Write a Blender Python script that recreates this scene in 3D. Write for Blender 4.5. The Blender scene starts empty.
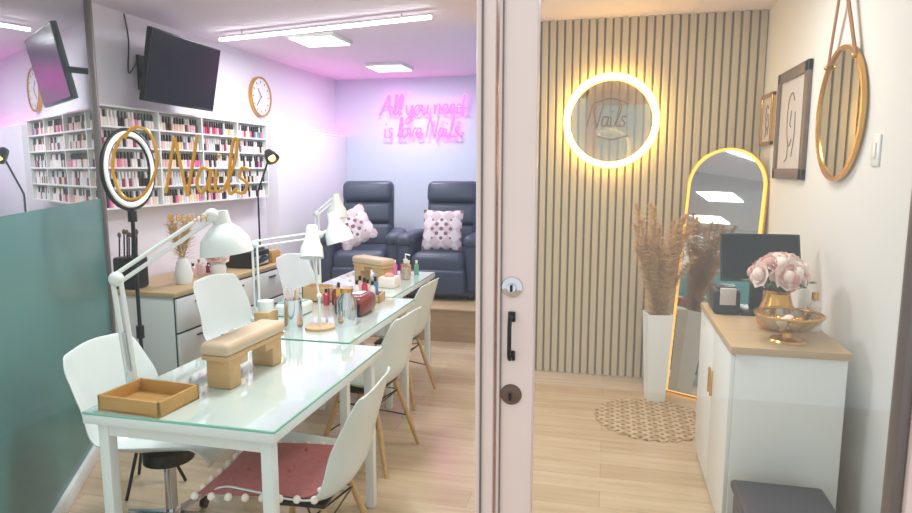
import bpy, bmesh, math, random
from mathutils import Vector, Matrix, Euler
random.seed(7)
C = bpy.context
pi = math.pi

# ---------------------------------------------------------------- materials
def lin(c):
    r = []
    for v in c:
        v = v/255.0
        r.append(v/12.92 if v <= 0.04045 else ((v+0.055)/1.055)**2.4)
    return (r[0], r[1], r[2], 1)

def mat(name, col, rough=0.5, metal=0.0, emit=None, es=0.0, var=0.06, scale=12.0, trans=0.0, spec=0.5, coat=0.0, bump=0.0):
    m = bpy.data.materials.new(name); m.use_nodes = True
    nt = m.node_tree; b = nt.nodes['Principled BSDF']
    b.inputs['Roughness'].default_value = rough
    b.inputs['Metallic'].default_value = metal
    b.inputs['Transmission Weight'].default_value = trans
    b.inputs['Specular IOR Level'].default_value = spec
    b.inputs['Coat Weight'].default_value = coat
    c = lin(col)
    tc = nt.nodes.new('ShaderNodeTexCoord'); n = nt.nodes.new('ShaderNodeTexNoise')
    n.inputs['Scale'].default_value = scale; n.inputs['Detail'].default_value = 3
    nt.links.new(tc.outputs['Object'], n.inputs['Vector'])
    r = nt.nodes.new('ShaderNodeMix'); r.data_type = 'RGBA'
    r.inputs[6].default_value = tuple(max(0, x*(1-var)) for x in c[:3])+(1,)
    r.inputs[7].default_value = tuple(min(1, x*(1+var)) for x in c[:3])+(1,)
    nt.links.new(n.outputs['Fac'], r.inputs[0]); nt.links.new(r.outputs[2], b.inputs['Base Color'])
    if bump:
        bp = nt.nodes.new('ShaderNodeBump'); bp.inputs['Strength'].default_value = bump; bp.inputs['Distance'].default_value = 0.01
        nt.links.new(n.outputs['Fac'], bp.inputs['Height']); nt.links.new(bp.outputs[0], b.inputs['Normal'])
    if emit:
        b.inputs['Emission Color'].default_value = lin(emit); b.inputs['Emission Strength'].default_value = es
    return m

def wood(name, c1, c2, rough=0.45, stretch=(3, 30, 30)):
    m = mat(name, c1, rough); nt = m.node_tree; b = nt.nodes['Principled BSDF']
    tc = nt.nodes.new('ShaderNodeTexCoord'); mp = nt.nodes.new('ShaderNodeMapping'); mp.inputs['Scale'].default_value = stretch
    n = nt.nodes.new('ShaderNodeTexNoise'); n.inputs['Scale'].default_value = 1.5; n.inputs['Detail'].default_value = 5
    mx = nt.nodes.new('ShaderNodeMix'); mx.data_type = 'RGBA'
    mx.inputs[6].default_value = lin(c1); mx.inputs[7].default_value = lin(c2)
    nt.links.new(tc.outputs['Object'], mp.inputs['Vector']); nt.links.new(mp.outputs[0], n.inputs['Vector'])
    nt.links.new(n.outputs['Fac'], mx.inputs[0]); nt.links.new(mx.outputs[2], b.inputs['Base Color'])
    return m

def glassmat(name, refl=0.06, tint=(250, 253, 252), rough=0.0, fres=False):
    m = bpy.data.materials.new(name); m.use_nodes = True
    nt = m.node_tree; nt.nodes.clear()
    o = nt.nodes.new('ShaderNodeOutputMaterial'); t = nt.nodes.new('ShaderNodeBsdfTransparent')
    g = nt.nodes.new('ShaderNodeBsdfGlossy'); mx = nt.nodes.new('ShaderNodeMixShader')
    t.inputs[0].default_value = lin(tint); g.inputs['Roughness'].default_value = rough
    g.inputs[0].default_value = (1, 1, 1, 1)
    mx.inputs[0].default_value = refl
    nt.links.new(t.outputs[0], mx.inputs[1]); nt.links.new(g.outputs[0], mx.inputs[2]); nt.links.new(mx.outputs[0], o.inputs[0])
    return m

def floor_mat():
    m = mat('floor_planks', (205, 182, 155), 0.22, spec=0.6); nt = m.node_tree; b = nt.nodes['Principled BSDF']
    tc = nt.nodes.new('ShaderNodeTexCoord')
    br = nt.nodes.new('ShaderNodeTexBrick'); br.inputs['Scale'].default_value = 1.0
    br.inputs['Brick Width'].default_value = 1.2; br.inputs['Row Height'].default_value = 0.15
    br.inputs['Mortar Size'].default_value = 0.0015; br.inputs['Bias'].default_value = 0
    br.inputs['Color1'].default_value = lin((214, 192, 164)); br.inputs['Color2'].default_value = lin((200, 176, 148))
    br.inputs['Mortar'].default_value = lin((172, 150, 124))
    mp = nt.nodes.new('ShaderNodeMapping'); mp.inputs['Scale'].default_value = (1.2, 14, 1)
    n = nt.nodes.new('ShaderNodeTexNoise'); n.inputs['Scale'].default_value = 2; n.inputs['Detail'].default_value = 5
    nt.links.new(tc.outputs['Object'], br.inputs['Vector']); nt.links.new(tc.outputs['Object'], mp.inputs[0]); nt.links.new(mp.outputs[0], n.inputs['Vector'])
    mx = nt.nodes.new('ShaderNodeMix'); mx.data_type = 'RGBA'; mx.blend_type = 'MULTIPLY'
    cr = nt.nodes.new('ShaderNodeValToRGB'); cr.color_ramp.elements[0].position = .3; cr.color_ramp.elements[0].color = (.78, .75, .72, 1); cr.color_ramp.elements[1].position = .7; cr.color_ramp.elements[1].color = (1, 1, 1, 1)
    nt.links.new(n.outputs['Fac'], cr.inputs[0]); mx.inputs[0].default_value = 0.8
    nt.links.new(br.outputs['Color'], mx.inputs[6]); nt.links.new(cr.outputs[0], mx.inputs[7]); nt.links.new(mx.outputs[2], b.inputs['Base Color'])
    return m

def checker_mat(name, c1, c2, c3, sc=9):
    m = mat(name, c1, 0.9); nt = m.node_tree; b = nt.nodes['Principled BSDF']
    tc = nt.nodes.new('ShaderNodeTexCoord'); mp = nt.nodes.new('ShaderNodeMapping'); mp.inputs['Rotation'].default_value = (0, 0, pi/4)
    ck = nt.nodes.new('ShaderNodeTexChecker'); ck.inputs['Scale'].default_value = sc
    v = nt.nodes.new('ShaderNodeTexVoronoi'); v.inputs['Scale'].default_value = sc*1.4; v.inputs['Randomness'].default_value = 0
    ck.inputs[1].default_value = lin(c1); ck.inputs[2].default_value = lin(c2)
    cr = nt.nodes.new('ShaderNodeValToRGB'); cr.color_ramp.interpolation = 'CONSTANT'
    cr.color_ramp.elements[0].color = (0, 0, 0, 1); cr.color_ramp.elements[1].position = .32; cr.color_ramp.elements[1].color = (1, 1, 1, 1)
    mx = nt.nodes.new('ShaderNodeMix'); mx.data_type = 'RGBA'; mx.inputs[6].default_value = lin(c3)
    nt.links.new(tc.outputs['Object'], mp.inputs[0]); nt.links.new(mp.outputs[0], ck.inputs[0]); nt.links.new(mp.outputs[0], v.inputs['Vector'])
    nt.links.new(v.outputs['Distance'], cr.inputs[0]); nt.links.new(cr.outputs[0], mx.inputs[0]); nt.links.new(ck.outputs[0], mx.inputs[7])
    nt.links.new(mx.outputs[2], b.inputs['Base Color'])
    return m

M = {}
M['wall'] = mat('wall_paint', (214, 224, 240), 0.6, var=.015)
M['wall_r'] = mat('wall_paint_right', (230, 230, 230), 0.6, var=.015)
M['wall_l'] = mat('wall_paint_left', (234, 230, 240), 0.6, var=.015)
M['ceil'] = mat('ceiling_paint', (236, 224, 236), 0.7, var=.01)
M['floor'] = floor_mat()
M['white'] = mat('white_satin', (236, 238, 237), 0.3, var=.01)
M['shell'] = mat('white_plastic', (222, 230, 230), 0.25, var=.01)
M['frame'] = mat('door_aluminium', (240, 220, 214), 0.35, var=.02)
M['framed'] = mat('dark_aluminium', (120, 112, 112), 0.4, metal=.3)
M['black'] = mat('black_plastic', (18, 18, 22), 0.3)
M['screen'] = mat('tv_screen', (10, 10, 18), 0.2, spec=.2)
M['chrome'] = mat('chrome', (215, 215, 220), 0.12, metal=1)
M['gold'] = mat('gold_metal', (214, 164, 80), 0.25, metal=.85)
M['goldp'] = mat('gold_vinyl', (214, 160, 60), 0.4, metal=.1)
M['wood'] = wood('light_wood', (214, 176, 128), (190, 148, 100))
M['bamboo'] = wood('bamboo_wood', (208, 162, 100), (184, 136, 76))
M['oak'] = wood('oak_top', (205, 178, 140), (182, 150, 112))
M['walnut'] = wood('walnut_frame', (120, 95, 82), (90, 70, 60))
M['plat'] = wood('platform_wood', (190, 160, 130), (160, 130, 100))
M['pad'] = mat('beige_vinyl', (206, 180, 152), 0.5)
M['arm'] = mat('slate_leather', (64, 72, 94), 0.42, bump=.1, scale=60)
M['pink'] = mat('dusty_pink_fabric', (178, 106, 106), 0.95, var=.2, scale=50, bump=.5)
M['cream'] = mat('cream_wool', (245, 232, 222), 0.95)
M['slat'] = wood('slat_wood', (208, 192, 162), (194, 176, 146), 0.5, (30, 30, 2))
M['slatd'] = mat('slat_backing', (162, 144, 114), 0.8)
M['pampas'] = mat('pampas_dry', (206, 168, 118), 0.9, var=.25)
M['leather'] = mat('tan_strap', (150, 95, 50), 0.6)
M['mirror'] = mat('mirror_glass', (225, 228, 228), 0.02, metal=1, var=0)
M['glass'] = glassmat('clear_glass', 0.014)
M['glassd'] = glassmat('door_glass', 0.05)
M['glassp'] = glassmat('partition_glass', 0.62, (200, 215, 215))
M['tint'] = glassmat('jar_glass', 0.25, (225, 225, 215), 0.05)
M['tglass'] = mat('table_glass', (212, 228, 226), 0.04, var=.01, spec=1.0, coat=1.0)
M['tedge'] = mat('glass_edge', (140, 205, 185), 0.15)
M['teal'] = mat('frosted_teal_film', (76, 130, 128), 0.3, var=.04, scale=1.5, spec=.5)
M['led'] = mat('led_panel', (255, 255, 255), 0.5, emit=(255, 250, 255), es=8)
M['ledbar'] = mat('led_bar', (255, 255, 255), 0.5, emit=(255, 252, 255), es=11)
M['neonp'] = mat('neon_pink', (120, 20, 90), 0.5, emit=(255, 78, 205), es=4.2)
M['strip'] = mat('added_pink_glow', (255, 120, 220), 0.5, emit=(255, 70, 205), es=15)  # glow of the added strip that tints the ceiling pink
M['neonw'] = mat('neon_warm', (255, 220, 150), 0.5, emit=(255, 200, 92), es=19)
M['neong'] = mat('gold_led', (255, 190, 90), 0.5, emit=(255, 180, 70), es=1.1)
M['warm'] = mat('warm_bulb', (255, 220, 130), 0.5, emit=(255, 210, 110), es=6)
M['ringled'] = mat('ring_led_off', (238, 238, 238), 0.4, emit=(255, 255, 255), es=.1)
M['petal'] = mat('pink_petal', (240, 216, 208), 0.8, var=.15)
M['petal2'] = mat('rose_petal', (218, 164, 158), 0.8, var=.15)
M['leaf'] = mat('leaf_green', (90, 120, 70), 0.7)
M['paper'] = mat('art_paper', (206, 198, 196), 0.8, var=.05)
M['cush'] = checker_mat('geometric_fabric', (232, 222, 226), (214, 192, 202), (140, 104, 124), 11)
M['rug'] = checker_mat('woven_rug', (200, 178, 150), (180, 156, 126), (140, 118, 94), 16)
M['dark'] = mat('dark_grey_bin', (60, 64, 78), 0.45)
M['darkred'] = mat('maroon_plastic', (130, 50, 50), 0.3)
PC = [(244, 240, 240), (232, 190, 200), (222, 120, 150), (200, 60, 90), (240, 214, 190), (150, 60, 90), (225, 225, 230), (90, 130, 170), (240, 180, 90), (120, 100, 140), (250, 235, 235), (60, 55, 60), (245, 120, 180), (110, 170, 140)]
PM = [mat('polish_colour_%d' % i, c, 0.15) for i, c in enumerate(PC)]

# ---------------------------------------------------------------- mesh builder
class B:
    def __init__(s): s.bm = bmesh.new(); s.mats = []
    def mi(s, m):
        if m not in s.mats: s.mats.append(m)
        return s.mats.index(m)
    def box(s, lo, hi, m, r=0.0, seg=2, mtx=None):
        tmp = bmesh.new(); bmesh.ops.create_cube(tmp, size=1)
        d = [hi[k]-lo[k] for k in range(3)]
        for v in tmp.verts:
            v.co = Vector([lo[k]+(v.co[k]+.5)*d[k] for k in range(3)])
        if r > 0: bmesh.ops.bevel(tmp, geom=tmp.edges[:], offset=min(r, min(d)*.49), segments=seg, profile=.5, affect='EDGES')
        s.add(tmp, m, mtx)
    def add(s, tmp, m, mtx=None):
        mp = {}; i = s.mi(m)
        for v in tmp.verts: mp[v] = s.bm.verts.new((mtx @ v.co) if mtx is not None else v.co)
        for f in tmp.faces:
            try:
                nf = s.bm.faces.new([mp[v] for v in f.verts]); nf.material_index = i; nf.smooth = True
            except ValueError: pass
        tmp.free()
    def cyl(s, p, r, h, m, r2=None, n=24, mtx=None):
        r2 = r if r2 is None else r2
        s.lathe([(0, 0), (r, 0), (r2, h), (0, h)], p, m, n, mtx)
    def lathe(s, prof, p, m, n=24, mtx=None):
        tmp = bmesh.new(); rings = []
        for (r, z) in prof:
            if r < 1e-6: rings.append([tmp.verts.new((p[0], p[1], p[2]+z))])
            else: rings.append([tmp.verts.new((p[0]+r*math.cos(2*pi*k/n), p[1]+r*math.sin(2*pi*k/n), p[2]+z)) for k in range(n)])
        for a, b in zip(rings, rings[1:]):
            for k in range(n):
                k2 = (k+1) % n
                if len(a) == 1 and len(b) == 1: continue
                if len(a) == 1: tmp.faces.new([a[0], b[k2], b[k]][::-1])
                elif len(b) == 1: tmp.faces.new([a[k], a[k2], b[0]])
                else: tmp.faces.new([a[k], a[k2], b[k2], b[k]])
        s.add(tmp, m, mtx)
    def sph(s, p, r, m, sc=(1, 1, 1), n=12, mtx=None):
        tmp = bmesh.new(); bmesh.ops.create_uvsphere(tmp, u_segments=n, v_segments=max(6, n//2+2), radius=r)
        for v in tmp.verts: v.co = Vector((v.co.x*sc[0]+p[0], v.co.y*sc[1]+p[1], v.co.z*sc[2]+p[2]))
        s.add(tmp, m, mtx)
    def tube(s, pts, r, m, n=8, closed=False, mtx=None, smooth=0):
        pts = [Vector(p) for p in pts]
        if smooth: pts = crom(pts, smooth, closed)
        tmp = bmesh.new(); rings = []; N = len(pts); prev = None
        for i, p in enumerate(pts):
            if closed: t = pts[(i+1) % N]-pts[i-1]
            else: t = pts[min(i+1, N-1)]-pts[max(i-1, 0)]
            if t.length < 1e-9: t = Vector((0, 0, 1))
            t.normalize()
            if prev is None:
                up = Vector((0, 0, 1)) if abs(t.z) < .9 else Vector((1, 0, 0))
                a = t.cross(up).normalized()
            else:
                a = (prev-t*prev.dot(t))
                a = a.normalized() if a.length > 1e-6 else t.orthogonal().normalized()
            prev = a; b = t.cross(a)
            if isinstance(r, (list, tuple)):
                f = i/(N-1)*(len(r)-1); k0 = min(int(f), len(r)-2); f -= k0; rr = r[k0]*(1-f)+r[k0+1]*f
            else: rr = r
            rings.append([tmp.verts.new(p+a*rr*math.cos(2*pi*k/n)+b*rr*math.sin(2*pi*k/n)) for k in range(n)])
        rng = range(N) if closed else range(N-1)
        for i in rng:
            A, Bq = rings[i], rings[(i+1) % N]
            for k in range(n): tmp.faces.new([A[k], A[(k+1) % n], Bq[(k+1) % n], Bq[k]])
        if not closed:
            tmp.faces.new(rings[0][::-1]); tmp.faces.new(rings[-1])
        s.add(tmp, m, mtx)
    def poly(s, pts, m, mtx=None):
        tmp = bmesh.new(); tmp.faces.new([tmp.verts.new(p) for p in pts]); s.add(tmp, m, mtx)
    def obj(s, name, loc=(0, 0, 0), rot=(0, 0, 0), parent=None, angle=35):
        me = bpy.data.meshes.new(name)
        bmesh.ops.recalc_face_normals(s.bm, faces=s.bm.faces[:])
        lim = math.radians(angle)
        for e in s.bm.edges:
            if len(e.link_faces) == 2 and e.calc_face_angle(0) > lim: e.smooth = False
        s.bm.to_mesh(me); s.bm.free()
        for m in s.mats: me.materials.append(m)
        o = bpy.data.objects.new(name, me); C.collection.objects.link(o)
        o.location = loc; o.rotation_euler = rot
        if parent: o.parent = parent
        return o

def crom(pts, k, closed=False):
    out = []; N = len(pts)
    for i in range(N if closed else N-1):
        if closed: p0, p1, p2, p3 = pts[i-1], pts[i], pts[(i+1) % N], pts[(i+2) % N]
        else: p0, p1, p2, p3 = pts[max(i-1, 0)], pts[i], pts[i+1], pts[min(i+2, N-1)]
        for j in range(k):
            t = j/k
            out.append(.5*((2*p1)+(p2-p0)*t+(2*p0-5*p1+4*p2-p3)*t*t+(3*p1-p0-3*p2+p3)*t**3))
    if not closed: out.append(pts[-1])
    return out

def empty(name, loc, rot=0):
    e = bpy.data.objects.new(name, None); C.collection.objects.link(e); e.location = loc; e.rotation_euler = (0, 0, rot)
    e.empty_display_size = .1
    return e

def T(x, y, z): return Matrix.Translation((x, y, z))
def R(a, ax): return Matrix.Rotation(a, 4, ax)

GL = {
 'A': ([[(0, 0), (.5, 1.2), (.95, 2.1), (1.05, 1.0), (1.25, 0)], [(.2, .7), (.7, .9), (1.4, .8)]], 1.45),
 'l': ([[(0, .1), (.35, 1.1), (.42, 2), (.22, 1.9), (.18, .5), (.3, 0), (.55, .2)]], .52),
 'y': ([[(0, 1), (.08, .25), (.4, .1), (.65, 1), (.6, -.4), (.3, -.9), (.1, -.6), (.8, .15)]], .85),
 'o': ([[(.5, .95), (.12, .8), (.08, .2), (.42, .03), (.7, .45), (.5, .95), (.88, .85)]], .88),
 'u': ([[(0, 1), (.08, .2), (.35, .02), (.6, .4), (.66, 1), (.68, .15), (.88, .1)]], .92),
 'n': ([[(0, 1), (.06, 0), (.18, .7), (.45, 1), (.6, .7), (.62, .15), (.82, .1)]], .86),
 'e': ([[(.0, .4), (.5, .6), (.45, .97), (.15, .9), (.05, .4), (.3, 0), (.75, .25)]], .76),
 'd': ([[(.55, .85), (.2, .9), (.05, .4), (.3, 0), (.6, .4), (.72, 2), (.68, .2), (.9, .05)]], .92),
 'i': ([[(0, .9), (.03, .15), (.28, .1)], [(.03, 1.35), (.06, 1.5)]], .38),
 's': ([[(.5, .9), (.2, .98), (.12, .65), (.45, .4), (.35, .03), (.0, .1)]], .65),
 'v': ([[(0, 1), (.25, .05), (.5, 1), (.7, .9)]], .72),
 'N': ([[(0, 0), (.2, 1.95), (.3, 1.9), (.9, .1), (1.0, .15), (1.2, 2.2)]], 1.3),
 'a': ([[(.55, .9), (.2, .95), (.05, .4), (.3, .02), (.55, .4), (.62, .95), (.62, .15), (.82, .1)]], .86),
 'O': ([[(.9, 2.1), (.3, 1.7), (.05, .9), (.4, .05), (1.1, .1), (1.6, 1.0), (1.4, 1.9), (.85, 2.1), (.5, 1.8)]], 1.9),
 ' ': ([], .45)}
def write(b, txt, x, z, y, sc, r, m, shear=.15, n=6):
    for ch in txt:
        st, adv = GL[ch]
        for s_ in st:
            b.tube([(x+(p[0]+p[1]*shear)*sc, y, z+p[1]*sc) for p in s_], r, m, n=n, smooth=5)
        x += adv*sc
    return x

def wbox(name, lo, hi, m, r=0):
    b = B(); b.box(lo, hi, m, r); return b.obj(name)

# ---------------------------------------------------------------- room shell
H = 2.6
wbox('floor', (-3.4, -1.5, -.1), (3.0, 7.5, 0), M['floor'])
wbox('ceiling', (-3.4, 1.45, H), (1.15, 7.5, H+.1), M['ceil'])
wbox('wall_left', (-3.4, 1.45, 0), (-3.25, 7.5, H), M['wall_l'])
wbox('wall_back', (-3.25, 7.35, 0), (-.8, 7.5, H), M['wall'])
wbox('wall_right', (1.0, 1.56, 0), (1.15, 4.95, H), M['wall_r'])
b = B(); b.box((-.85, 4.83, 0), (1.0, 4.95, H), M['slatd'])
x = -.84
while x < .985:
    b.box((x, 4.80, 0), (x+.042, 4.832, H), M['slat'], .004, 1); x += .056
b.obj('wall_slatted')
wbox('wall_inner', (-.97, 4.83, 0), (-.85, 7.35, H), M['wall'])
wbox('baseboard_right', (.985, 1.6, 0), (1.0, 4.78, .08), M['white'])
wbox('wall_recess', (-3.25, 5.66, .31), (-3.12, 7.35, 1.93), M['wall_l'], .004)
b = B(); b.box((-3.23, 5.75, 1.931), (-3.21, 7.3, 1.945), M['strip']); b.box((-3.235, 5.74, 1.9305), (-3.205, 7.31, 1.933), M['white']); b.obj('added_pink_glow_strip')  # added glowing strip, throws pink onto the left wall and ceiling
b = B(); b.box((-3.245, 5.45, 0), (-.98, 7.34, .29), M['plat']); b.box((-3.245, 5.43, .29), (-.98, 7.34, .31), M['oak'], .004)
b.obj('platform')

# ---------------------------------------------------------------- facade
YF = 1.5
b = B()
b.box((-.303, YF-.03, 0), (-.258, YF+.03, 2.5), M['frame'], .004)
b.box((-.290, YF-.036, 0), (-.286, YF-.03, 2.5), M['framed'])
b.box((-2.0, YF-.03, 2.4), (-.303, YF+.03, 2.6), M['frame'], .004)
b.box((-1.99, YF-.03, 0), (-.303, YF+.03, .06), M['frame'], .004)
b.obj('window_frame')
b = B(); b.box((-1.98, YF-.004, .06), (-.303, YF+.004, 2.4), M['glass']); b.obj('window_1')
d = empty('door_1', (0, 0, 0))
b = B()
b.box((-.252, YF-.025, .02), (-.164, YF+.025, 2.4), M['frame'], .006)
b.box((-.243, YF-.030, .02), (-.240, YF-.025, 2.4), M['framed'])
b.box((.612, YF-.025, .02), (.632, YF+.025, 2.4), M['framed'], .003)
b.box((-.164, YF-.025, 2.3), (.612, YF+.025, 2.4), M['frame'], .004)
b.box((-.164, YF-.025, .02), (.612, YF+.025, .12), M['frame'], .004)
b.obj('door_stiles', parent=d)
b = B(); b.box((-.164, YF-.004, .12), (.612, YF+.004, 2.3), M['glassd']); b.obj('door_pane', parent=d)
b = B()
for z in (1.273, 1.01):
    mt = T(-.215, YF-.025, z) @ R(pi/2, 'X')
    b.lathe([(0, 0), (.026, 0), (.024, .006), (.012, .010), (.010, .016), (0, .016)], (0, 0, 0), M['chrome'] if z > 1.1 else M['walnut'], 24, mt)
    b.box((-.218, YF-.046, z-.008), (-.212, YF-.040, z+.008), M['black'])
b.tube([(-.215, YF-.025, 1.205), (-.215, YF-.06, 1.20), (-.215, YF-.065, 1.155), (-.215, YF-.06, 1.11), (-.215, YF-.025, 1.105)], .005, M['black'], smooth=6)
b.box((-.224, YF-.032, 1.19), (-.206, YF-.025, 1.215), M['black'], .003); b.box((-.224, YF-.032, 1.095), (-.206, YF-.025, 1.12), M['black'], .003)
b.obj('door_handle', parent=d)
wbox('trim_1', (.634, YF-.04, 0), (.72, YF+.04, 2.6), M['frame'], .004)
b = B(); b.box((.72, YF-.004, .0), (1.6, YF+.004, 2.6), M['glass']); b.obj('window_2')
wbox('trim_2', (-1.98, YF-.03, 2.4), (.68, YF+.03, 2.6), M['frame'])
s = empty('glass_lettering', (0, 0, 0))
b = B()
xx = write(b, 'O', -1.325, 1.47, YF-.007, .09, .0042, M['goldp'], .05)
write(b, 'Nails', xx+.0, 1.485, YF-.007, .068, .0042, M['goldp'], .15)
b.obj('script', parent=s)
cu = bpy.data.curves.new('beauty_text', 'FONT'); cu.body = '& BEAUTY'; cu.size = .028; cu.extrude = .0008; cu.materials.append(M['goldp'])
o = bpy.data.objects.new('beauty_text', cu); C.collection.objects.link(o); o.parent = s
o.location = (-1.155, YF-.006, 1.41); o.rotation_euler = (pi/2, 0, 0)

# side glass partition (30 deg)
def part(lo, hi, m, b, r=0):
    ang = math.atan2(-.866, .5)
    b.box(lo, hi, m, r, mtx=T(-2.955, 3.245, 0) @ R(ang, 'Z'))
w3 = empty('window_3', (0, 0, 0)); PL = 1.98
b = B(); part((.02, -.004, 1.375), (PL, .004, 2.58), M['glassp'], b); b.obj('partition_pane', parent=w3)
b = B(); part((.02, -.005, .08), (PL, .005, 1.375), M['teal'], b); b.obj('frosted_film', parent=w3)
b = B(); part((-.02, -.022, 0), (.025, .022, H), M['framed'], b, .003)
part((.02, -.025, 0), (PL, .025, .08), M['white'], b, .004)
b.obj('partition_frame', parent=w3)

# ---------------------------------------------------------------- ceiling lights
b = B(); b.box((-.92, -.014, -.065), (.92, .014, -.045), M['ledbar'], .004); b.box((-.925, -.016, -.045), (.925, .016, -.03), M['white'], .003)
for x in (-.7, .7): b.cyl((x, 0, -.032), .006, .032, M['white'], n=8)
b.obj('linear_ceiling_light', (-2.09, 4.44, H), (0, 0, math.radians(-11)))
for (x, y) in ((-2.32, 4.98), (-2.24, 6.45)):
    b = B(); b.box((-.2, -.2, -.03), (.2, .2, 0), M['white'], .004); b.box((-.18, -.18, -.034), (.18, .18, -.029), M['led'])
    b.obj('ceiling_panel_light', (x, y, H))

def area(loc, size, e, col=(1, 1, 1), rot=(0, 0, 0)):
    l = bpy.data.lights.new('area', 'AREA'); l.energy = e; l.size = size; l.color = col
    o = bpy.data.objects.new('panel_or_fill_light', l); C.collection.objects.link(o); o.location = loc; o.rotation_euler = rot
    return o
area((-2.32, 4.98, 2.56), .36, 24, (1, .98, 1))
area((-2.24, 6.45, 2.56), .36, 16, (.94, .96, 1))
area((-1.3, 2.6, 2.58), .5, 33, (.97, 1, 1))  # fill lamp added over the front tables, without a fixture
area((.2, 3.3, 2.58), .5, 18, (1, .94, .84))  # warm fill added to brighten the right side, no fixture here

# ---------------------------------------------------------------- neon signs
b = B()
write(b, 'All you need', -2.66, 2.17, 7.27, .110, .0098, M['neonp'], .12)
write(b, 'is love Nails', -2.60, 1.91, 7.27, .106, .0098, M['neonp'], .12)
for (x, z) in ((-2.5, 2.25), (-1.7, 2.25), (-2.4, 1.97), (-1.75, 1.97)):
    b.cyl((0, 0, 0), .006, .08, M['chrome'], mtx=T(x, 7.35, z) @ R(pi/2, 'X'), n=8)
b.obj('neon_sign')
b = B(); cx, cz = -.005, 1.885
mt = T(cx, 4.798, cz) @ R(pi/2, 'X')
b.lathe([(0, 0), (.30, 0), (.30, .006), (0, .006)], (0, 0, 0), M['tint'], 48, mt)
b.tube([(cx+.31*math.cos(a*pi/32), 4.75, cz+.31*math.sin(a*pi/32)) for a in range(64)], .020, M['neonw'], n=8, closed=True)
write(b, 'Nails', cx-.17, cz-.04, 4.782, .075, .005, M['walnut'], .15)
b.tube([(cx-.12, 4.782, cz+.13), (cx, 4.782, cz+.16), (cx+.12, 4.782, cz+.12)], .004, M['walnut'], smooth=6)
b.tube([(cx-.1, 4.782, cz-.1), (cx, 4.782, cz-.13), (cx+.12, 4.782, cz-.1)], .004, M['walnut'], smooth=6)
for k in range(4):
    a = pi/4+k*pi/2; b.cyl((0, 0, 0), .007, .045, M['chrome'], mtx=T(cx+.31*math.cos(a), 4.80, cz+.31*math.sin(a)) @ R(pi/2, 'X'), n=8)
b.obj('neon_ring_sign')

# ---------------------------------------------------------------- tables
def table(x0, x1, y0, y1, name='manicure_table'):
    b = B()
    b.box((x0, y0, .71), (x1, y1, .742), M['white'], .003)
    b.box((x0, y0, .7425), (x1, y1, .75), M['tedge'], .001)
    b.box((x0+.003, y0+.003, .7495), (x1-.003, y1-.003, .7508), M['tglass'])
    for x in (x0+.03, x1-.07):
        for y in (y0+.03, y1-.07): b.box((x, y, 0), (x+.04, y+.04, .71), M['white'], .004)
    b.box((x0+.05, y0+.035, .66), (x1-.05, y0+.06, .71), M['white']); b.box((x0+.05, y1-.06, .66), (x1-.05, y1-.035, .71), M['white'])
    b.obj(name)
table(-1.68, -.975, 1.69, 2.665)
table(-1.82, -1.15, 2.69, 3.72)
table(-1.95, -1.30, 3.745, 4.75)

# ---------------------------------------------------------------- chairs
def shell(parent, sc=1.0, arm=0.0, zs=1.0):
    prof = crom([Vector(p) for p in [(.235, 0, .405), (.215, 0, .44), (.10, 0, .435), (-.04, 0, .42), (-.14, 0, .435), (-.195, 0, .50), (-.225, 0, .62), (-.255, 0, .74), (-.275, 0, .825)]], 4)
    n = len(prof); tmp = bmesh.new(); rows = []
    ws = [.17, .215, .225, .23, .235, .235, .225, .21, .165]
    U = 12
    for i, p in enumerate(prof):
        v = i/(n-1)*8; k = min(int(v), 7); f = v-k; f = f*f*(3-2*f)
        w = ws[k]*(1-f)+ws[k+1]*f
        t = (prof[min(i+1, n-1)]-prof[max(i-1, 0)]).normalized()
        nr = Vector((t.z, 0, -t.x))
        if nr.z < 0 or (abs(nr.z) < .3 and nr.x < 0): nr = -nr
        vv = i/(n-1)
        lift = .06*min(1, vv*6)*(1-max(0, vv-.75)*3)+arm*math.exp(-((vv-.45)/.2)**2)
        row = []
        for j in range(U+1):
            u = -1+2*j/U
            drop = 0
            if i == n-1: drop = -.03*u*u
            row.append(tmp.verts.new(p+Vector((0, u*w, drop))+nr*lift*abs(u)**2.6))
        rows.append(row)
    for a, c in zip(rows, rows[1:]):
        for j in range(U): tmp.faces.new([a[j], a[j+1], c[j+1], c[j]])
    b = B(); b.add(tmp, M['shell']); o = b.obj('shell', parent=parent, angle=80)
    o.scale = (sc, sc, zs)
    m = o.modifiers.new('s', 'SOLIDIFY'); m.thickness = .009; m.offset = 0
    m = o.modifiers.new('ss', 'SUBSURF'); m.levels = 1; m.render_levels = 2
    return o

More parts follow.
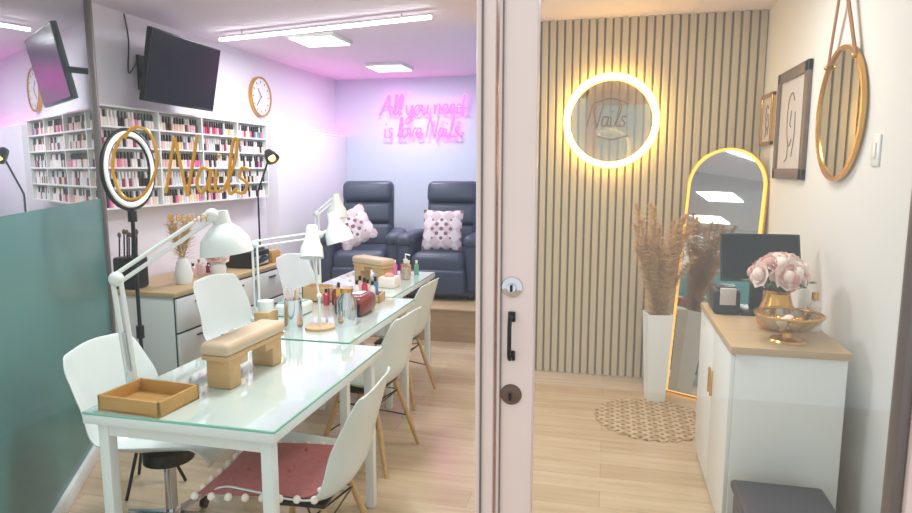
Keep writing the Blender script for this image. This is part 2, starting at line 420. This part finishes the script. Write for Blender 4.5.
def chair(loc, rot, kind='wood', sc=1.0, arm=.0, zs=1.0):
    e = empty('shell_chair', (loc[0], loc[1], 0), rot)
    shell(e, sc, arm, zs); b = B()
    if kind == 'wood':
        L = []
        for sx in (-1, 1):
            for sy in (-1, 1):
                top = (sx*.10-.01, sy*.13, .40); bot = (sx*.20-.01, sy*.215, 0)
                b.tube([(top[0]*.95, top[1]*.95, .405), tuple(top[i]*.5+bot[i]*.5 for i in range(3)), bot], [.009, .014, .010], M['wood'], n=10)
                L.append([tuple(top[i]*(1-f)+bot[i]*f for i in range(3)) for f in (.15, .55)])
        b.tube([L[0][1], L[3][0]], .004, M['black']); b.tube([L[3][1], L[0][0]], .004, M['black'])
        b.tube([L[1][1], L[2][0]], .004, M['black']); b.tube([L[2][1], L[1][0]], .004, M['black'])
        b.tube([L[0][0], L[1][0], L[3][0], L[2][0]], .004, M['black'], closed=True)
        b.box((-.12, -.14, .395), (.10, .14, .41), M['black'], .004)
    else:
        b.cyl((0, 0, .36), .10, .05, M['black'])
        b.cyl((0, 0, .12), .024, .25, M['chrome'])
        b.cyl((0, 0, .08), .035, .06, M['chrome'])
        for k in range(5):
            a = 2*pi*k/5+.3
            b.tube([(.02*math.cos(a), .02*math.sin(a), .11), (.26*math.cos(a), .26*math.sin(a), .065)], [.02, .012], M['chrome'])
            b.cyl((0, 0, -.011), .027, .022, M['black'], n=16, mtx=T(.26*math.cos(a), .26*math.sin(a), .0275) @ R(a, 'Z') @ R(pi/2, 'X'))
            b.cyl((.26*math.cos(a), .26*math.sin(a), .04), .008, .03, M['black'], n=8)
    b.obj('base', parent=e)
    return e
chair((-1.74, 2.17), math.radians(8), 'swivel', 1.12, .02, 1.04)
chair((-1.04, 2.02), pi+math.radians(4), 'wood', 1.05)
chair((-1.24, 3.12), pi-math.radians(5))
chair((-1.38, 4.02), pi-math.radians(3))
chair((-2.17, 3.50), math.radians(-8), 'swivel', zs=1.07)
chair((-2.20, 4.55), math.radians(-8), 'swivel', zs=1.07)

def pillow(b, w, h, t, m, N=14, mtx=None, p=2.2):
    for sgn in (1, -1):
        tmp = bmesh.new(); g = []
        for i in range(N+1):
            r = []
            for j in range(N+1):
                u = -1+2*i/N; v = -1+2*j/N
                z = sgn*t*max(0, (1-abs(u)**p)*(1-abs(v)**p))**.6
                k = 1-.07*(1-abs(u*v))*(abs(u)**6+abs(v)**6)
                r.append(tmp.verts.new((u*w*k, v*h*k, z)))
            g.append(r)
        for i in range(N):
            for j in range(N): tmp.faces.new([g[i][j], g[i+1][j], g[i+1][j+1], g[i][j+1]])
        b.add(tmp, m, mtx)

b = B(); pillow(b, .205, .205, .038, M['pink'])
for k in range(28):
    s_ = k/28*4; side = int(s_); f = (s_-side)*2-1
    q = [(f, -1), (1, f), (-f, 1), (-1, -f)][side]
    b.sph((q[0]*.208, q[1]*.208, -.004), .0135, M['cream'], n=8)
for q in ((-.08, -.08), (.08, -.08), (.08, .08), (-.08, .08), (0, 0)): b.sph((q[0], q[1], .036), .009, M['pink'], n=8)
b.obj('seat_cushion', (-1.13, 1.98, .478), (0, math.radians(-2), math.radians(6)))

# ---------------------------------------------------------------- hand rests / trays
def handrest(loc, rot, L=.40):
    b = B(); h = L/2
    for s_ in (-1, 1):
        b.box((-.05, s_*h*.72-.035, 0), (.05, s_*h*.72+.035, .115), M['wood'], .006)
        b.box((-.05, s_*h*.45-.03, .075), (.05, s_*h*.45+.03, .115), M['wood'], .006)
    b.box((-.055, -h, .108), (.055, h, .128), M['wood'], .008)
    b.box((-.062, -h-.005, .126), (.062, h+.005, .175), M['pad'], .022, 4)
    b.obj('hand_rest', loc, (0, 0, rot))
handrest((-1.36, 2.17, .7512), math.radians(-2))
handrest((-1.62, 4.25, .7512), math.radians(60), .34)

def tray(loc, rot, w, d_, h, m, name='wooden_tray'):
    b = B(); t = .009
    b.box((-w/2, -d_/2, 0), (w/2, d_/2, .008), m)
    for s_ in (-1, 1):
        b.box((-w/2, s_*(d_/2-t/2)-t/2, 0), (w/2, s_*(d_/2-t/2)+t/2, h), m, .0015)
        b.box((s_*(w/2-t/2)-t/2, -d_/2, 0), (s_*(w/2-t/2)+t/2, d_/2, h), m, .0015)
    return b.obj(name, loc, (0, 0, rot))
tray((-1.505, 1.80, .7512), math.radians(-4), .25, .19, .052, M['bamboo'])

# ---------------------------------------------------------------- lamps
def desk_lamp(name, pts, head, hd, base='clamp', r=.011, m=None, hr=.085, zt=.7512):
    m = m or M['white']; b = B(); p0 = Vector(pts[0])
    if base == 'clamp':
        b.box((p0.x-.03, p0.y-.025, zt), (p0.x+.03, p0.y+.025, zt+.02), m, .004)
        b.cyl((p0.x, p0.y, zt+.02), .018, .03, m)
    else:
        b.cyl((p0.x, p0.y, zt), .075, .014, M['wood'], n=32)
    P = [Vector(p) for p in pts]
    for i, (a, c) in enumerate(zip(P, P[1:])):
        if i == 0 and base == 'clamp':
            o_ = Vector((r*1.2, 0, 0)); b.tube([a, a+(c-a)*.12], r*1.1, m)
            b.tube([a+o_, c+o_], r*.6, m); b.tube([a-o_, c-o_], r*.6, m); b.tube([a+(c-a)*.1, a+(c-a)*.5], r*.5, M['chrome'])
        elif i == 0: b.tube([a, c], r, m)
        else:
            o_ = Vector((0, 0, r*1.3))
            b.tube([a+o_, c+o_], r*.55, m); b.tube([a-o_, c-o_], r*.55, m)
        b.sph(c, r*1.9, m, n=12)
    hp = Vector(head); q = Vector(hd).normalized().to_track_quat('Z', 'Y').to_matrix().to_4x4()
    b.tube([P[-1], hp], r*.8, m)
    b.lathe([(0, -.08), (.028, -.08), (.034, -.03), (hr*.62, -.005), (hr*.9, .03), (hr, .085), (hr*.97, .085), (hr*.86, .03), (hr*.55, .005), (0, .0)], (0, 0, 0), m, 32, Matrix.Translation(hp) @ q)
    b.sph((0, 0, .035), .028, M['ringled'], mtx=Matrix.Translation(hp) @ q)
    b.obj(name)
desk_lamp('desk_lamp', [(-1.655, 1.90, .78), (-1.675, 1.88, 1.165), (-1.46, 2.14, 1.375)], (-1.44, 2.18, 1.31), (.1, .05, -1), r=.014, hr=.100)
desk_lamp('desk_lamp', [(-1.79, 2.98, .78), (-1.79, 2.98, 1.16), (-1.50, 3.15, 1.20)], (-1.42, 3.18, 1.24), (.3, 0, -1), hr=.075)
desk_lamp('desk_lamp', [(-1.395, 2.9, .765), (-1.395, 2.9, .92), (-1.44, 2.93, 1.12)], (-1.44, 2.93, 1.19), (.1, -.3, -1), 'disc', .007, hr=.06)
desk_lamp('desk_lamp', [(-1.90, 3.95, .78), (-1.90, 3.95, 1.25), (-1.80, 4.05, 1.36)], (-1.80, 4.05, 1.30), (.1, -.1, -1), hr=.07)

# ring light on tripod stand
b = B(); cx_, cy_, cz_ = -2.15, 2.54, 1.545
mt = T(cx_, cy_, cz_) @ R(math.radians(94), 'Z')
def circ(r, n=48): return [(r*math.cos(2*pi*k/n), 0, r*math.sin(2*pi*k/n)) for k in range(n)]
b.tube(circ(.162), .014, M['ringled'], closed=True, mtx=mt, n=10)
b.tube(circ(.181), .009, M['black'], closed=True, mtx=mt, n=8)
b.tube(circ(.147), .006, M['black'], closed=True, mtx=mt, n=8)
b.tube([(cx_, cy_, cz_-.185), (cx_, cy_, .12)], .009, M['black'])
b.cyl((cx_, cy_, .75), .018, .06, M['black']); b.cyl((cx_, cy_, cz_-.24), .02, .05, M['black'])
for k in range(3):
    a = 2*pi*k/3+.5
    b.tube([(cx_, cy_, .40), (cx_+.16*math.cos(a), cy_+.16*math.sin(a), .008)], .008, M['black'])
b.obj('ring_light')

b = B()
b.cyl((-2.95, 5.0, .7712), .07, .015, M['black'])
b.tube([(-2.95, 5.0, .78), (-2.95, 5.0, 1.35), (-2.85, 5.02, 1.62)], .008, M['black'])
q = Vector((.6, -.3, -.6)).normalized().to_track_quat('Z', 'Y').to_matrix().to_4x4()
b.lathe([(0, -.06), (.03, -.05), (.05, .0), (.06, .05), (.055, .05), (.04, 0), (0, 0)], (0, 0, 0), M['black'], 24, T(-2.83, 5.02, 1.66) @ q)
b.sph((0, 0, .03), .03, M['warm'], mtx=T(-2.83, 5.02, 1.66) @ q)
b.obj('task_lamp')

# ---------------------------------------------------------------- left wall: drawers, rack, tv, clock
b = B(); x0, x1, y0, y1 = -3.23, -2.66, 3.45, 5.35
b.box((x0, y0, .04), (x1, y1, .74), M['white'], .003); b.box((x0, y0-.01, .74), (x1+.015, y1+.01, .77), M['oak'], .003)
b.box((x0+.02, y0+.02, 0), (x1-.03, y1-.02, .04), M['dark'])
n = 4; w = (y1-y0)/n
for i in range(n):
    for j in range(3):
        z = .05+j*.23
        b.box((x1+.002, y0+i*w+.008, z), (x1+.018, y0+(i+1)*w-.008, z+.215), M['white'], .003)
        b.box((x1+.018, y0+(i+.5)*w-.05, z+.17), (x1+.032, y0+(i+.5)*w+.05, z+.18), M['black'], .002)
    b.box((x1-.001, y0+i*w, .05), (x1+.001, y0+(i+1)*w, .735), M['dark'])
b.obj('drawer_cabinet')

b = B(); x0, x1, y0, y1 = -3.248, -3.13, 3.45, 5.50; z0, z1 = 1.29, 1.95; rows = 5
b.box((x0, y0, z0), (x0+.012, y1, z1), M['white'])
rh = (z1-z0)/rows
for k in range(rows+1): b.box((x0, y0, z0+k*rh-.006), (x1, y1, z0+k*rh+.006), M['white'])
for y in (y0, 4.02, 4.52, 5.02, y1): b.box((x0, y-.008, z0), (x1+.002, y+.008, z1+.006), M['white'])
b.obj('polish_rack')
b = B()
for k in range(rows):
    y = y0+.03
    while y < y1-.03:
        if min(abs(y-q_) for q_ in (4.02, 4.52, 5.02)) < .022: y += .014; continue
        z = z0+k*rh+.0062
        if k == rows-1 and y > 4.5: mm = random.choice(PM)
        elif k in (1, 3): mm = random.choice([PM[0], PM[1], PM[4], PM[6], PM[10], PM[5], PM[9], PM[11]])
        else: mm = random.choice([PM[0], PM[6], PM[10], PM[1], PM[4], PM[11], PM[12]])
        cap = PM[11] if random.random() < (.6 if k != 1 else .3) else random.choice([PM[0], PM[6], PM[10], mm])
        b.cyl((x1-.03, y, z), .0135, .055, mm, n=8)
        b.cyl((x1-.03, y, z+.055), .009, .046, cap, .007, n=6)
        y += .0315
b.obj('nail_polish_bottles')

b = B(); mt = T(-2.96, 4.09, 2.22) @ R(math.radians(4), 'Z') @ R(math.radians(11), 'Y')
b.box((-.02, -.42, -.235), (.02, .42, .235), M['black'], .006, mtx=mt); b.box((.0195, -.408, -.218), (.0215, .408, .225), M['screen'], mtx=mt)
b.box((-.05, -.2, -.15), (-.02, .2, .1), M['black'], .01, mtx=mt)
b.tube([(-3.24, 4.08, 2.22), (-3.02, 4.08, 2.22)], .022, M['black']); b.box((-3.25, 3.98, 2.1), (-3.235, 4.18, 2.34), M['black'])
b.tube([(-3.24, 3.98, 2.3), (-3.235, 3.88, 2.2), (-3.235, 3.90, 2.42), (-3.24, 3.88, 2.59)], .005, M['black'], smooth=5)
b.obj('wall_tv')
b = B(); mt = T(-3.25, 5.60, 2.22) @ R(pi/2, 'Y')
b.lathe([(0, 0), (.185, 0), (.185, .03), (.172, .034), (.17, .02), (0, .02)], (0, 0, 0), M['gold'], 48, mt)
b.lathe([(0, .021), (.169, .021)], (0, 0, 0), M['white'], 48, mt)
for k in range(12):
    a = k*pi/6; b.box((-.146, -.004, .0215), (-.126, .004, .0235), M['black'], mtx=mt @ R(a, 'Z'))
b.box((-.09, -.004, .023), (.01, .004, .025), M['black'], mtx=mt @ R(.6, 'Z')); b.box((-.12, -.003, .023), (.01, .003, .025), M['black'], mtx=mt @ R(2.4, 'Z'))
b.obj('wall_clock')

def pampas(b, base, n, hmin, hmax, spread, lean=(0, 0), strands=110, plen=.32, sl=.075, sw=.0022):
    for k in range(n):
        a = 2*pi*k/n+random.uniform(-.4, .4); s_ = random.uniform(.35, 1)*spread; h = random.uniform(hmin, hmax)
        tip = Vector((base[0]+s_*math.cos(a)+lean[0], base[1]+s_*math.sin(a)*.6+lean[1], base[2]+h)); st = Vector(base)
        mid = st.lerp(tip, .5)+Vector((0, 0, h*.10)); path = crom([st, mid, tip], 10)
        b.tube(path, .0022, M['pampas'], n=4)
        pl = [p for p in path if (tip-p).length < plen]
        tmp = bmesh.new()
        for q in range(strands):
            f = random.random(); i_ = f*(len(pl)-1); i0 = min(int(i_), len(pl)-2); p = pl[i0].lerp(pl[i0+1], i_-i0)
            d_ = Vector((random.gauss(0, 1), random.gauss(0, 1), random.gauss(1.1, .4))).normalized()
            ln = sl*(1.15-f)+.02; e_ = p+d_*ln; w_ = d_.orthogonal().normalized()*sw
            tmp.faces.new([tmp.verts.new(p-w_), tmp.verts.new(p+w_), tmp.verts.new(e_+Vector((0, 0, -.015)))])
        b.add(tmp, M['pampas'])

b = B(); b.lathe([(0, 0), (.05, 0), (.062, .06), (.04, .14), (.03, .17), (.034, .18), (.026, .18), (.026, .15), (0, .15)], (-2.82, 3.78, .7712), M['white'], 28)
pampas(b, (-2.82, 3.78, .9), 8, .22, .34, .14, plen=.22, strands=90)
b.obj('pampas_vase')
def flowers(b, c, r, n, fr, ms):
    for k in range(n):
        a = random.uniform(0, 2*pi); el = random.uniform(-.15, 1.4)
        p = Vector((c[0]+r*math.cos(a)*math.cos(el), c[1]+r*math.sin(a)*math.cos(el), c[2]+r*.75*math.sin(el)))
        m = random.choice(ms); b.sph(p, fr*.55, m, n=8)
        up = (p-Vector(c)).normalized(); q = up.to_track_quat('Z', 'Y').to_matrix().to_4x4()
        for ring in range(3):
            for j in range(5+ring):
                tmp = bmesh.new(); aa = 2*pi*j/(5+ring)+ring*.5; rr = fr*(.45+.25*ring); tl = .9-.35*ring
                vs = []
                for (u, v) in ((-.45, 0), (.45, 0), (.6, .6), (0, 1), (-.6, .6)):
                    vs.append(tmp.verts.new(Vector((fr*.3+v*rr*(1-tl*.6), u*rr, v*rr*tl-.1*fr))))
                tmp.faces.new(vs); b.add(tmp, m, Matrix.Translation(p) @ q @ R(aa, 'Z'))
b = B(); b.lathe([(0, 0), (.05, 0), (.06, .05), (.045, .09), (.04, .09), (0, .08)], (-2.8, 4.15, .7712), M['white'], 24)
flowers(b, (-2.8, 4.15, .90), .07, 16, .045, [M['petal2'], M['petal'], M['cream']]); b.obj('flower_pot')
b = B()
def bottle(b, x, y, z, r, h, m, cap=None, n=16):
    b.lathe([(0, 0), (r*.95, 0), (r, .01), (r, h*.65), (r*.4, h*.78), (r*.4, h*.82), (0, h*.82)], (x, y, z), m, n)
    b.cyl((x, y, z+h*.8), r*.5, h*.2, cap or M['white'], n=n)
for i in range(12):
    bottle(b, -2.98+random.random()*.06, 3.92+i*.042, .7712, .018, random.uniform(.07, .13), random.choice([M['white'], M['cream'], PM[1], PM[6], PM[5]]), random.choice([M['white'], M['gold'], M['black']]))
b.obj('cosmetic_bottles')
b = B(); b.box((-2.95, 4.45, .7712), (-2.70, 4.72, .90), M['black'], .012, 3); b.box((-2.70, 4.48, .79), (-2.695, 4.69, .86), M['chrome'], .001); b.box((-2.93, 4.48, .90), (-2.73, 4.70, .915), M['dark'], .004)
b.obj('uv_steriliser')
b = B(); b.box((-2.86, 4.76, .7712), (-2.70, 4.90, .86), M['bamboo'], .004); b.box((-2.85, 4.77, .86), (-2.71, 4.89, .875), M['wood'], .004)
b.obj('wooden_box')
b = B(); b.box((-3.12, 3.47, .7712), (-2.96, 3.62, .98), M['black'], .02, 3)
for k in range(7):
    bx_ = -3.10+.02*k; b.tube([(bx_, 3.52+.02*(k % 3), .97), (bx_+.01, 3.52+.02*(k % 3), 1.10+.02*(k % 2))], .005, M['black'], n=6); b.sph((bx_+.01, 3.52+.02*(k % 3), 1.12+.02*(k % 2)), .011, M['walnut'], (1, 1, 1.8), n=8)
b.obj('makeup_brush_case')

# ---------------------------------------------------------------- things on the tables
Z = .7512
b = B(); b.lathe([(0, 0), (.045, 0), (.048, .02), (.043, .14), (.046, .15), (.04, .15), (.038, .02), (0, .012)], (-1.53, 2.88, Z), M['chrome'], 28)
for k in range(9):
    a = k*.7; b.tube([(-1.53+.015*math.cos(a), 2.88+.015*math.sin(a), Z+.03), (-1.53+.035*math.cos(a), 2.88+.035*math.sin(a), Z+.20)], .004, random.choice([M['wood'], M['white'], M['petal']]), n=6)
b.obj('brush_holder')
b = B(); b.lathe([(0, 0), (.05, 0), (.052, .01), (.05, .13), (.03, .16), (.03, .17), (.0, .17)], (-1.30, 3.02, Z), M['chrome'], 28); b.cyl((-1.30, 3.02, Z+.17), .034, .02, M['gold']); b.obj('cotton_jar')
b = B(); b.box((-1.68, 2.76, Z), (-1.60, 2.86, Z+.10), M['wood'], .006); b.lathe([(0, 0), (.04, 0), (.04, .05), (.0, .05)], (-1.64, 2.81, Z+.10), M['white'], 20); b.obj('file_box')
b = B(); mt = T(-1.36, 3.28, Z)
b.box((-.09, -.11, 0), (.09, .11, .11), M['darkred'], .035, 4, mtx=mt); b.box((-.07, -.12, .012), (.07, -.10, .075), M['black'], .006, mtx=mt); b.box((-.05, -.04, .11), (.05, .05, .117), M['white'], .003, mtx=mt)
b.obj('nail_lamp')
tray((-1.42, 3.60, Z), math.radians(5), .20, .14, .05, M['wood'])
b = B()
for i in range(3):
    for j in range(2): bottle(b, -1.47+.05*i, 3.575+.05*j, Z+.0085, .018, .12+.02*((i+j) % 2), PM[(i*3+j) % 14], M['black'])
b.obj('polish_set')
tray((-1.70, 3.55, Z), 0, .18, .13, .09, M['wood'])
b = B(); bottle(b, -1.42, 4.38, Z, .032, .15, M['tint'], M['white']); b.tube([(-1.42, 4.38, Z+.15), (-1.42, 4.38, Z+.185), (-1.38, 4.36, Z+.18)], .005, M['white'])
b.lathe([(0, .005), (.029, .005), (.029, .08), (0, .08)], (-1.42, 4.38, Z), M['petal'], 16); b.obj('pump_bottle')
b = B(); b.box((-1.50, 4.02, Z), (-1.38, 4.14, Z+.07), M['cream'], .008); b.sph((-1.44, 4.08, Z+.075), .035, M['petal2'], (1, 1, .6)); b.obj('tissue_box')
b = B()
for i in range(6): bottle(b, -1.68+.055*i, 4.58+.02*(i % 2), Z, .018, .11, PM[(i*5+2) % 14], random.choice([M['white'], M['black']]))
b.obj('polish_row')
b = B(); b.box((-1.75, 3.08, Z), (-1.60, 3.26, Z+.07), M['white'], .02, 3); b.box((-1.74, 3.10, Z+.07), (-1.62, 3.24, Z+.075), M['tedge'], .002); b.obj('nail_drill_unit')
b = B()
for i in range(5): bottle(b, -1.60+.04*i, 3.42+.03*(i % 2), Z, .017, .10+.02*(i % 3), [PM[3], M['darkred'], PM[8], PM[4], PM[5]][i], [M['black'], M['white']][i % 2])
b.obj('oil_bottles')

# ---------------------------------------------------------------- armchairs
def armchair(loc, rot):
    e = empty('recliner_armchair', loc, rot); b = B(); m = M['arm']
    b.box((-.37, -.40, .03), (.37, .36, .26), m, .03, 3)
    b.box((-.26, -.46, .24), (.26, .25, .45), m, .07, 5)
    b.box((-.27, -.475, .06), (.27, -.40, .30), m, .03, 4)
    for s_ in (-1, 1):
        b.box((s_*.33-.075, -.42, .06), (s_*.33+.075, .30, .58), m, .06, 5)
        b.box((s_*.33-.085, -.44, .50), (s_*.33+.085, .26, .62), m, .055, 5)
        for y in (-.34, .3): b.cyl((s_*.3, y, 0), .025, .035, M['black'])
    mt = T(0, .26, .40) @ R(math.radians(-12), 'X')
    b.box((-.27, -.08, -.02), (.27, .10, .72), m, .06, 4, mtx=mt)
    b.box((-.25, -.13, .0), (.25, -.03, .25), m, .05, 4, mtx=mt)
    b.box((-.25, -.13, .25), (.25, -.03, .48), m, .05, 4, mtx=mt)
    b.box((-.265, -.15, .48), (.265, .0, .70), m, .06, 4, mtx=mt)
    b.obj('upholstery', parent=e, angle=60)
    return e
armchair((-2.43, 6.16, .31), math.radians(14))
armchair((-1.57, 6.18, .31), math.radians(2))
def tp(name, loc, rx, ry, rz, s_=.21):
    b = B(); pillow(b, s_, s_, .06, M['cush'], 16); return b.obj(name, loc, (rx, ry, rz))
q = R(math.radians(20), 'Z') @ R(math.radians(72), 'X') @ R(math.radians(28), 'Z')
tp('throw_pillow', (-2.45, 5.90, .97), *q.to_euler(), .19)
q = R(math.radians(2), 'Z') @ R(math.radians(72), 'X')
tp('throw_pillow', (-1.56, 5.98, .96), *q.to_euler(), .20)

# ---------------------------------------------------------------- right side
b = B(); x0, x1, y0, y1 = .50, .915, 2.66, 3.52
b.box((x0+.012, y0+.005, .0), (x1, y1, .82), M['white'], .003); b.box((x0-.01, y0-.01, .82), (x1+.008, y1+.01, .85), M['oak'], .003)
for i in range(2):
    ya = y0+.01+i*(y1-y0)/2; b.box((x0-.006, ya, .06), (x0+.012, ya+(y1-y0)/2-.008, .81), M['white'], .003)
    b.box((x0-.018, ya+(.39 if i == 0 else .02), .5), (x0-.006, ya+(.40 if i == 0 else .03), .62), M['gold'], .002)
b.obj('sideboard')
b = B(); w, L_, r = .25, 1.68, .25
n = 24
arc = [(-w, 0)]+[(-w, L_-r)]+[(-r*math.cos(pi*k/n), L_-r+r*math.sin(pi*k/n)) for k in range(1, n)]+[(w, L_-r), (w, 0)]
lean = math.asin(.25/L_)
mt = T(.65, 4.42, .014) @ R(math.radians(-30), 'Z') @ R(-lean, 'X')
b.poly([(p[0], -.002, p[1]) for p in arc], M['mirror'], mt)
b.poly([(p[0], .012, p[1]) for p in arc], M['wood'], mt)
b.tube([(p[0], .005, p[1]) for p in arc], .013, M['neong'], closed=True, mtx=mt)
b.tube([(p[0]*1.05, .012, p[1]*1.004) for p in arc], .010, M['gold'], closed=True, mtx=mt)
b.obj('arch_mirror')
b = B(); mt = T(.34, 4.36, 0) @ R(math.radians(10), 'Z')
tmp = bmesh.new(); vs = []
for (s_, z) in ((.055, 0), (.082, .60), (.070, .60), (.06, .45)):
    vs.append([tmp.verts.new((a*s_, c*s_, z)) for a, c in ((-1, -1), (1, -1), (1, 1), (-1, 1))])
tmp.faces.new(vs[0][::-1]); tmp.faces.new(vs[3])
for A, Bq in zip(vs, vs[1:]):
    for k in range(4): tmp.faces.new([A[k], A[(k+1) % 4], Bq[(k+1) % 4], Bq[k]])
b.add(tmp, M['white'], mt)
pampas(b, (.34, 4.36, .55), 20, .42, .80, .26, strands=330, plen=.50, lean=(-.02, -.02), sl=.09, sw=.0026)
b.obj('pampas_floor_vase')
b = B(); b.lathe([(0, 0), (.31, 0), (.315, .005), (.31, .008), (0, .008)], (.30, 4.0, 0), M['rug'], 48)
for k in range(26):
    a = 2*pi*k/26; b.lathe([(0, 0), (.04, 0), (.04, .006), (0, .006)], (.30+.31*math.cos(a), 4.0+.31*math.sin(a), 0), M['rug'], 12)
b.obj('round_rug')
b = B(); cy, cz, rr = 3.22, 1.79, .285
mt = T(1.0, cy, cz) @ R(-pi/2, 'Y')
b.lathe([(0, 0), (rr, 0), (rr+.012, .012), (rr+.01, .028), (rr-.006, .028), (rr-.008, .018), (0, .018)], (0, 0, 0), M['gold'], 64, mt)
b.lathe([(0, .0185), (rr-.008, .0185)], (0, 0, 0), M['mirror'], 64, mt)
pk = (.955, cy, cz+.62)
for s_ in (-1, 1):
    a = math.radians(52)
    p1 = Vector((.972, cy+s_*rr*math.cos(a), cz+rr*math.sin(a)))
    d_ = Vector(pk)-p1; nn = d_.cross(Vector((1, 0, 0))).normalized()*.015; tx = Vector((.004, 0, 0))
    b.poly([p1-nn, p1+nn, Vector(pk)+nn, Vector(pk)-nn], M['leather'])
    b.poly([p1-nn+tx, p1+nn+tx, Vector(pk)+nn+tx, Vector(pk)-nn+tx], M['leather'])
    b.sph(p1-Vector((.004, 0, 0)), .012, M['gold'])
b.cyl((0, 0, 0), .018, .06, M['wood'], mtx=T(1.0, cy, cz+.61) @ R(-pi/2, 'Y'))
b.obj('round_strap_mirror')
def frame(ya, yb, za, zb, m, t=.04, art=0):
    b = B(); X = 1.0
    b.box((X-.025, ya, za), (X, yb, za+t), m, .004); b.box((X-.025, ya, zb-t), (X, yb, zb), m, .004)
    b.box((X-.025, ya, za), (X, ya+t, zb), m, .004); b.box((X-.025, yb-t, za), (X, yb, zb), m, .004)
    b.box((X-.012, ya+t*.5, za+t*.5), (X-.002, yb-t*.5, zb-t*.5), M['paper'])
    yc, zc = (ya+yb)/2, (za+zb)/2; s_ = (zb-za)
    for L in ([(-.12, .2), (.0, .28), (.13, .2), (.15, .0), (.08, -.16), (.0, -.2), (-.06, -.14)], [(-.02, .12), (.03, .0), (-.03, -.03)], [(.06, -.16), (.08, -.3), (.18, -.34)], [(-.16, .1), (-.18, -.1), (-.1, -.3)]):
        b.tube([(X-.014, yc+p[0]*s_*.8, zc+p[1]*s_) for p in L], .0025, M['walnut'], n=5, smooth=5)
    return b.obj('picture_frame')
frame(3.72, 4.34, 1.49, 2.11, M['walnut'], .06)
frame(4.46, 4.76, 1.70, 2.03, M['gold'], .025)
b = B(); b.box((.992, 2.77, 1.56), (1.0, 2.85, 1.68), M['white'], .003); b.box((.987, 2.795, 1.59), (.992, 2.825, 1.65), M['white'], .002); b.obj('light_switch')
Zs = .8512
b = B(); b.lathe([(0, 0), (.055, 0), (.075, .02), (.085, .06), (.06, .12), (.05, .16), (.06, .175), (.05, .175), (.045, .13), (0, .12)], (.73, 3.00, Zs), M['gold'], 28)
flowers(b, (.73, 3.00, Zs+.235), .10, 30, .055, [M['petal'], M['cream'], M['petal'], M['petal2']])
for k in range(6):
    a = k*1.05; b.tube([(.73, 3.00, Zs+.14), (.73+.07*math.cos(a), 3.00+.07*math.sin(a), Zs+.21), (.73+.15*math.cos(a), 3.00+.15*math.sin(a), Zs+.21)], [.003, .012, .002], M['leaf'], n=4, smooth=4)
b.obj('flower_vase')
b = B(); bx, by = .73, 2.80
prof = [(0, .04), (.05, .04), (.075, .05), (.12, .09), (.13, .11), (.126, .11), (.11, .09), (.07, .055), (0, .05)]
b.lathe([(0, 0), (.07, 0), (.065, .008), (.02, .015), (.018, .04), (0, .04)], (bx, by, Zs), M['gold'], 24)
b.lathe(prof, (bx, by, Zs), M['tint'], 20); b.tube([(bx+.128*math.cos(k*pi/12), by+.128*math.sin(k*pi/12), Zs+.11) for k in range(24)], .005, M['gold'], closed=True)
for k in range(12):
    a = k*2*pi/12; b.tube([(bx+.055*math.cos(a), by+.055*math.sin(a), Zs+.045), (bx+.126*math.cos(a+.3), by+.126*math.sin(a+.3), Zs+.109)], .003, M['gold'], n=5)
    b.tube([(bx+.055*math.cos(a), by+.055*math.sin(a), Zs+.045), (bx+.126*math.cos(a-.3), by+.126*math.sin(a-.3), Zs+.109)], .003, M['gold'], n=5)
for k in range(5): b.sph((bx+.035*math.cos(k*1.3), by+.035*math.sin(k*1.3), Zs+.075), .026, [M['gold'], M['cream']][k % 2], n=10)
b.obj('crystal_bowl')
b = B()
b.box((.64, 3.24, Zs), (.80, 3.42, Zs+.02), M['black'], .006); b.box((.69, 3.35, Zs+.02), (.75, 3.38, Zs+.2), M['black'], .006)
mt = T(.72, 3.33, Zs+.27) @ R(math.radians(-22), 'X')
b.box((-.18, -.012, -.12), (.18, .012, .12), M['black'], .006, mtx=mt); b.box((-.17, -.0135, -.11), (.17, -.0118, .11), M['screen'], mtx=mt)
b.obj('pos_monitor')
b = B(); b.box((.51, 3.24, Zs), (.63, 3.44, Zs+.12), M['black'], .015, 3); b.box((.525, 3.27, Zs+.12), (.615, 3.35, Zs+.13), M['dark'], .003); b.box((.535, 3.225, Zs+.05), (.605, 3.245, Zs+.13), M['paper'], .001); b.obj('receipt_printer')
b = B(); bottle(b, .88, 3.00, Zs, .028, .17, M['cream'], M['gold']); bottle(b, .87, 3.12, Zs, .025, .22, M['white'], M['white']); b.obj('lotion_bottles')
b = B(); b.box((.51, 2.26, 0), (.82, 2.56, .30), M['dark'], .02, 3); b.box((.50, 2.25, .30), (.83, 2.57, .34), M['dark'], .015, 3); b.box((.62, 2.235, .02), (.71, 2.26, .04), M['black'], .004)
b.obj('waste_bin')

# ---------------------------------------------------------------- world & camera
w = bpy.data.worlds.new('World'); C.scene.world = w; w.use_nodes = True
nt = w.node_tree; bg = nt.nodes['Background']
bg.inputs[0].default_value = (.93, .98, 1, 1); bg.inputs[1].default_value = 1.0
cam = bpy.data.cameras.new('camera'); co = bpy.data.objects.new('camera', cam); C.collection.objects.link(co)
cam.sensor_width = 36; cam.lens = 640/912*36; cam.clip_start = .05
Rv = Vector((.9727, .2319, 0)); Fv = Vector((-.2297, .9637, -.1362)).normalized(); Uv = Rv.cross(Fv).normalized(); Rv = Fv.cross(Uv).normalized()
mw = Matrix((( Rv.x, Uv.x, -Fv.x, 0), (Rv.y, Uv.y, -Fv.y, 0), (Rv.z, Uv.z, -Fv.z, 1.55), (0, 0, 0, 1)))
co.matrix_world = mw
C.scene.camera = co
C.scene.view_settings.view_transform = 'Standard'
C.scene.view_settings.exposure = 0
